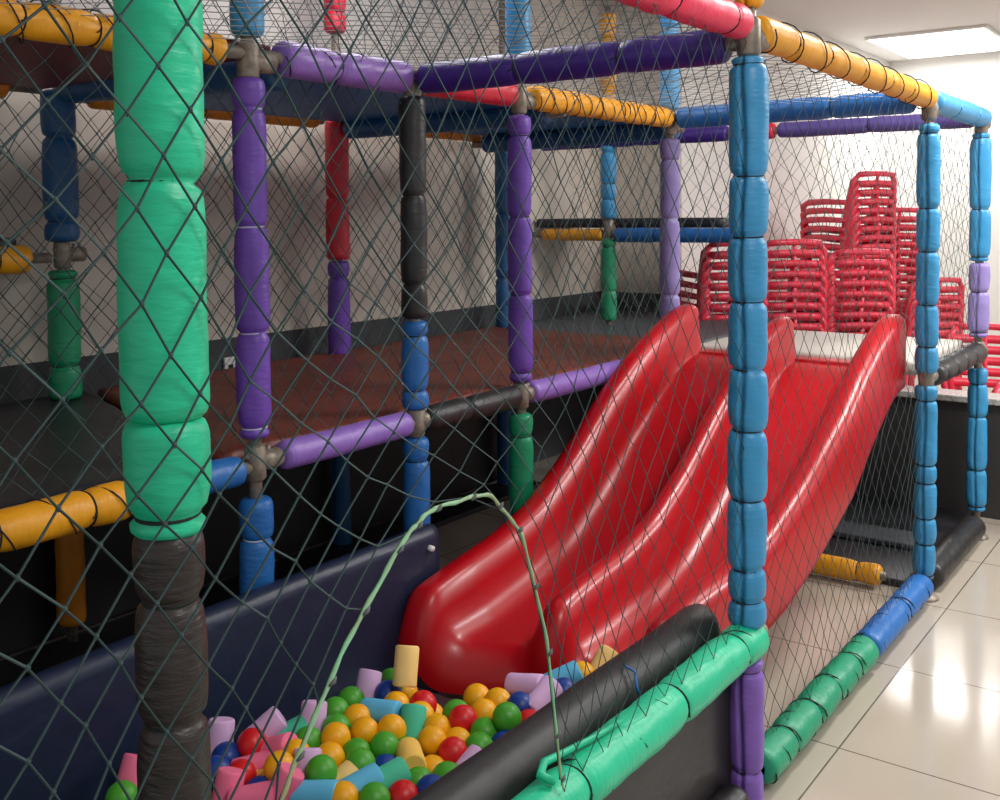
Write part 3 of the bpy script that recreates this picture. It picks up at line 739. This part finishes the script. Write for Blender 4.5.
# ------------------------------------------------------------------ red plastic chairs
def chair_parts():
    P = []
    def strip(name, fn): P.append((name, fn))
    # seat
    bm = bmesh.new(); bmesh.ops.create_grid(bm, x_segments=10, y_segments=10, size=.5)
    for v in bm.verts:
        x, y_ = v.co.x * .44, v.co.y * .42
        if y_ < 0: x *= 1 + .06
        v.co = Vector((x, y_, .435 - .03 * math.cos(x / .22 * PI / 2) * math.cos(y_ / .21 * PI / 2) - .02 * max(0, -y_ / .21 - .75) * 4))
    ex = bmesh.ops.extrude_face_region(bm, geom=bm.faces[:])
    for g in ex['geom']:
        if isinstance(g, bmesh.types.BMVert): g.co.z -= .018
    P.append(('seat', bm))
    # legs
    for sx in (-1, 1):
        for sy in (-1, 1):
            bm = bmesh.new()
            v, f = tube_data([(sx * .20, sy * .19, .43), (sx * .225, sy * .215, .2), (sx * .245, sy * .24, 0.0)], [.034, .026, .022], 6)
            vs_ = [bm.verts.new(q) for q in v]; [bm.faces.new([vs_[i] for i in q]) for q in f]
            P.append(('leg', bm))
    # backrest: side rails, top rail, slats
    bm = bmesh.new()
    def lean(z): return .20 + (z - .43) * .26
    ds = []
    for sx in (-1, 1):
        ds.append(tube_data([(sx * .20, lean(.42), .42), (sx * .222, lean(.62) + .004, .62), (sx * .215, lean(.80), .80), (sx * .17, lean(.85) + .01, .85)], [.026, .022, .022, .02], 8))
    ds.append(tube_data([(sx_ * .2, lean(.85) + .012 + .02 * (1 - abs(sx_)), .85 + .012 * (1 - sx_ * sx_)) for sx_ in (-.9, -.5, 0, .5, .9)], .022, 8))
    ds.append(tube_data([(0, lean(.43) + .01, .43), (0, lean(.84) + .03, .84)], .014, 6))
    for k in range(5):
        z = .50 + k * .070; v_ = []; f_ = []
        for q, sx_ in enumerate((-1, -.6, -.2, .2, .6, 1)):
            x_ = sx_ * .212; y_ = lean(z) + .022 * (1 - sx_ * sx_)
            v_ += [(x_, y_ - .008, z - .027), (x_, y_ + .006, z - .027), (x_, y_ + .018, z + .027), (x_, y_ + .004, z + .027)]
        for q in range(5):
            for t in range(4): f_.append((q * 4 + t, q * 4 + (t + 1) % 4, q * 4 + 4 + (t + 1) % 4, q * 4 + 4 + t))
        ds.append((v_, f_))
    V, F = merge(*ds); vs_ = [bm.verts.new(q) for q in V]; [bm.faces.new([vs_[i] for i in q]) for q in F]
    P.append(('backrest', bm))
    for sx in (-1, 1):
        bm = bmesh.new()
        V, F = merge(tube_data([(sx * .222, lean(.64), .64), (sx * .262, .05, .65), (sx * .262, -.12, .645), (sx * .25, -.20, .62), (sx * .232, -.205, .52), (sx * .215, -.19, .43)], [.02, .024, .026, .024, .02, .02], 8))
        vs_ = [bm.verts.new(q) for q in V]; [bm.faces.new([vs_[i] for i in q]) for q in F]
        P.append(('armrest', bm))
    return P
CP = []
for nm, bm in chair_parts():
    bmesh.ops.recalc_face_normals(bm, faces=bm.faces)
    me = bpy.data.meshes.new(nm); bm.to_mesh(me); bm.free(); me.materials.append(M['chair']); me.polygons.foreach_set('use_smooth', [True] * len(me.polygons)); CP.append((nm, me))
def chair(x, y, z, rz, label, group=None, tiltx=0):
    root = empty('plastic_armchair', (x, y, z), label, 'chair', group, rz)
    for nm, me in CP:
        o = bpy.data.objects.new(nm, me); col.objects.link(o); o.parent = root
    return root
def stack(x, y, n, rz, what, group, pitch=.07):
    for k in range(n):
        where = 'bottom one' if k == 0 else ('top one' if k == n - 1 else ORD[k] + ' from bottom')
        chair(x + .012 * k * math.sin(-rz) * 0, y, k * pitch, rz + rnd.uniform(-.02, .02), 'red armchair, %s of %s' % (where, what), group)
cd = math.atan2(-.61, -.79)   # direction towards the camera side
# local +y is the chair's back: point it at the viewer
def back_to(ang): return ang - PI / 2
stack(5.98, 1.82, 10, back_to(cd + .15) , 'the stack left of the blue corner post', 'left stack of red chairs')
stack(6.30, 1.52, 10, back_to(cd + .05) , 'the stack just right of the blue corner post', 'second stack of red chairs')
stack(6.62, 1.16, 9, back_to(cd) , 'the stack above the right lane of the slide', 'third stack of red chairs')
stack(7.74, 1.50, 17, back_to(-2.05), 'the tallest stack at the wall', 'tallest stack of red chairs')
stack(8.60, 1.38, 13, back_to(cd - .2), 'the tall stack left of the right blue post', 'tall stack of red chairs')
stack(8.35, 1.10, 5, back_to(cd + .1), 'the low stack between the two right posts', 'low stack of red chairs')
chair(6.45, .22, .06, back_to(.2), 'single red plastic armchair standing behind the low dark wall at right')
chair(6.10, -.22, .0, back_to(-.3), 'red plastic armchair cut by the right edge of the photograph')

# ------------------------------------------------------------------ small fittings
so = empty('wall_socket', (2.46, 2.735, .97), 'small white wall socket on the dark dado behind the purple post', 'socket')
bm = bmesh.new(); bxm(bm, (-.035, 0, -.055), (.035, .014, .055), .004); bm_obj('cover_plate', bm, M['whiteplastic'], so)
bm = bmesh.new(); bxm(bm, (-.014, -.004, -.02), (.014, .002, .02), .002); bm_obj('socket_insert', bm, M['dark'], so)
def lampem(name, s):
    mt = bpy.data.materials.new(name); mt.use_nodes = True; b = mt.node_tree.nodes['Principled BSDF']
    b.inputs['Emission Color'].default_value = (1, 1, 1, 1); b.inputs['Emission Strength'].default_value = s; return mt
EM = lampem('lit_lamp_diffuser', 4)
for i, (x, y, sx, sy, lb) in enumerate(((10.3, 1.35, .75, .5, 'bright ceiling lamp in the far corner at upper right'), (4.0, -.75, .375, .25, 'unseen added lamp above the floor right of the slide, strengthening the side light'), (2.6, 1.7, .6, .25, 'unseen lamp added above the upper deck to brighten the wall and nets'),
        (.6, -1.8, .6, .3, 'unseen fill lamp added above the front left of the play frame'), (6.6, -3.0, .8, .6, 'unseen large lamp added to keep the room beyond the low wall bright'))):
    r_ = empty('ceiling_or_fill_lamp', (x, y, ZC), lb, 'ceiling lamp')  # all but the far corner lamp are added, out of view
    bm = bmesh.new(); bxm(bm, (-sx - .03, -sy - .03, -.03), (sx + .03, sy + .03, 0), .008); bm_obj('lamp_frame', bm, M['whiteplastic'], r_)
    bm = bmesh.new(); bxm(bm, (-sx, -sy, -.036), (sx, sy, -.028), .003); bm_obj('diffuser', bm, EM, r_)
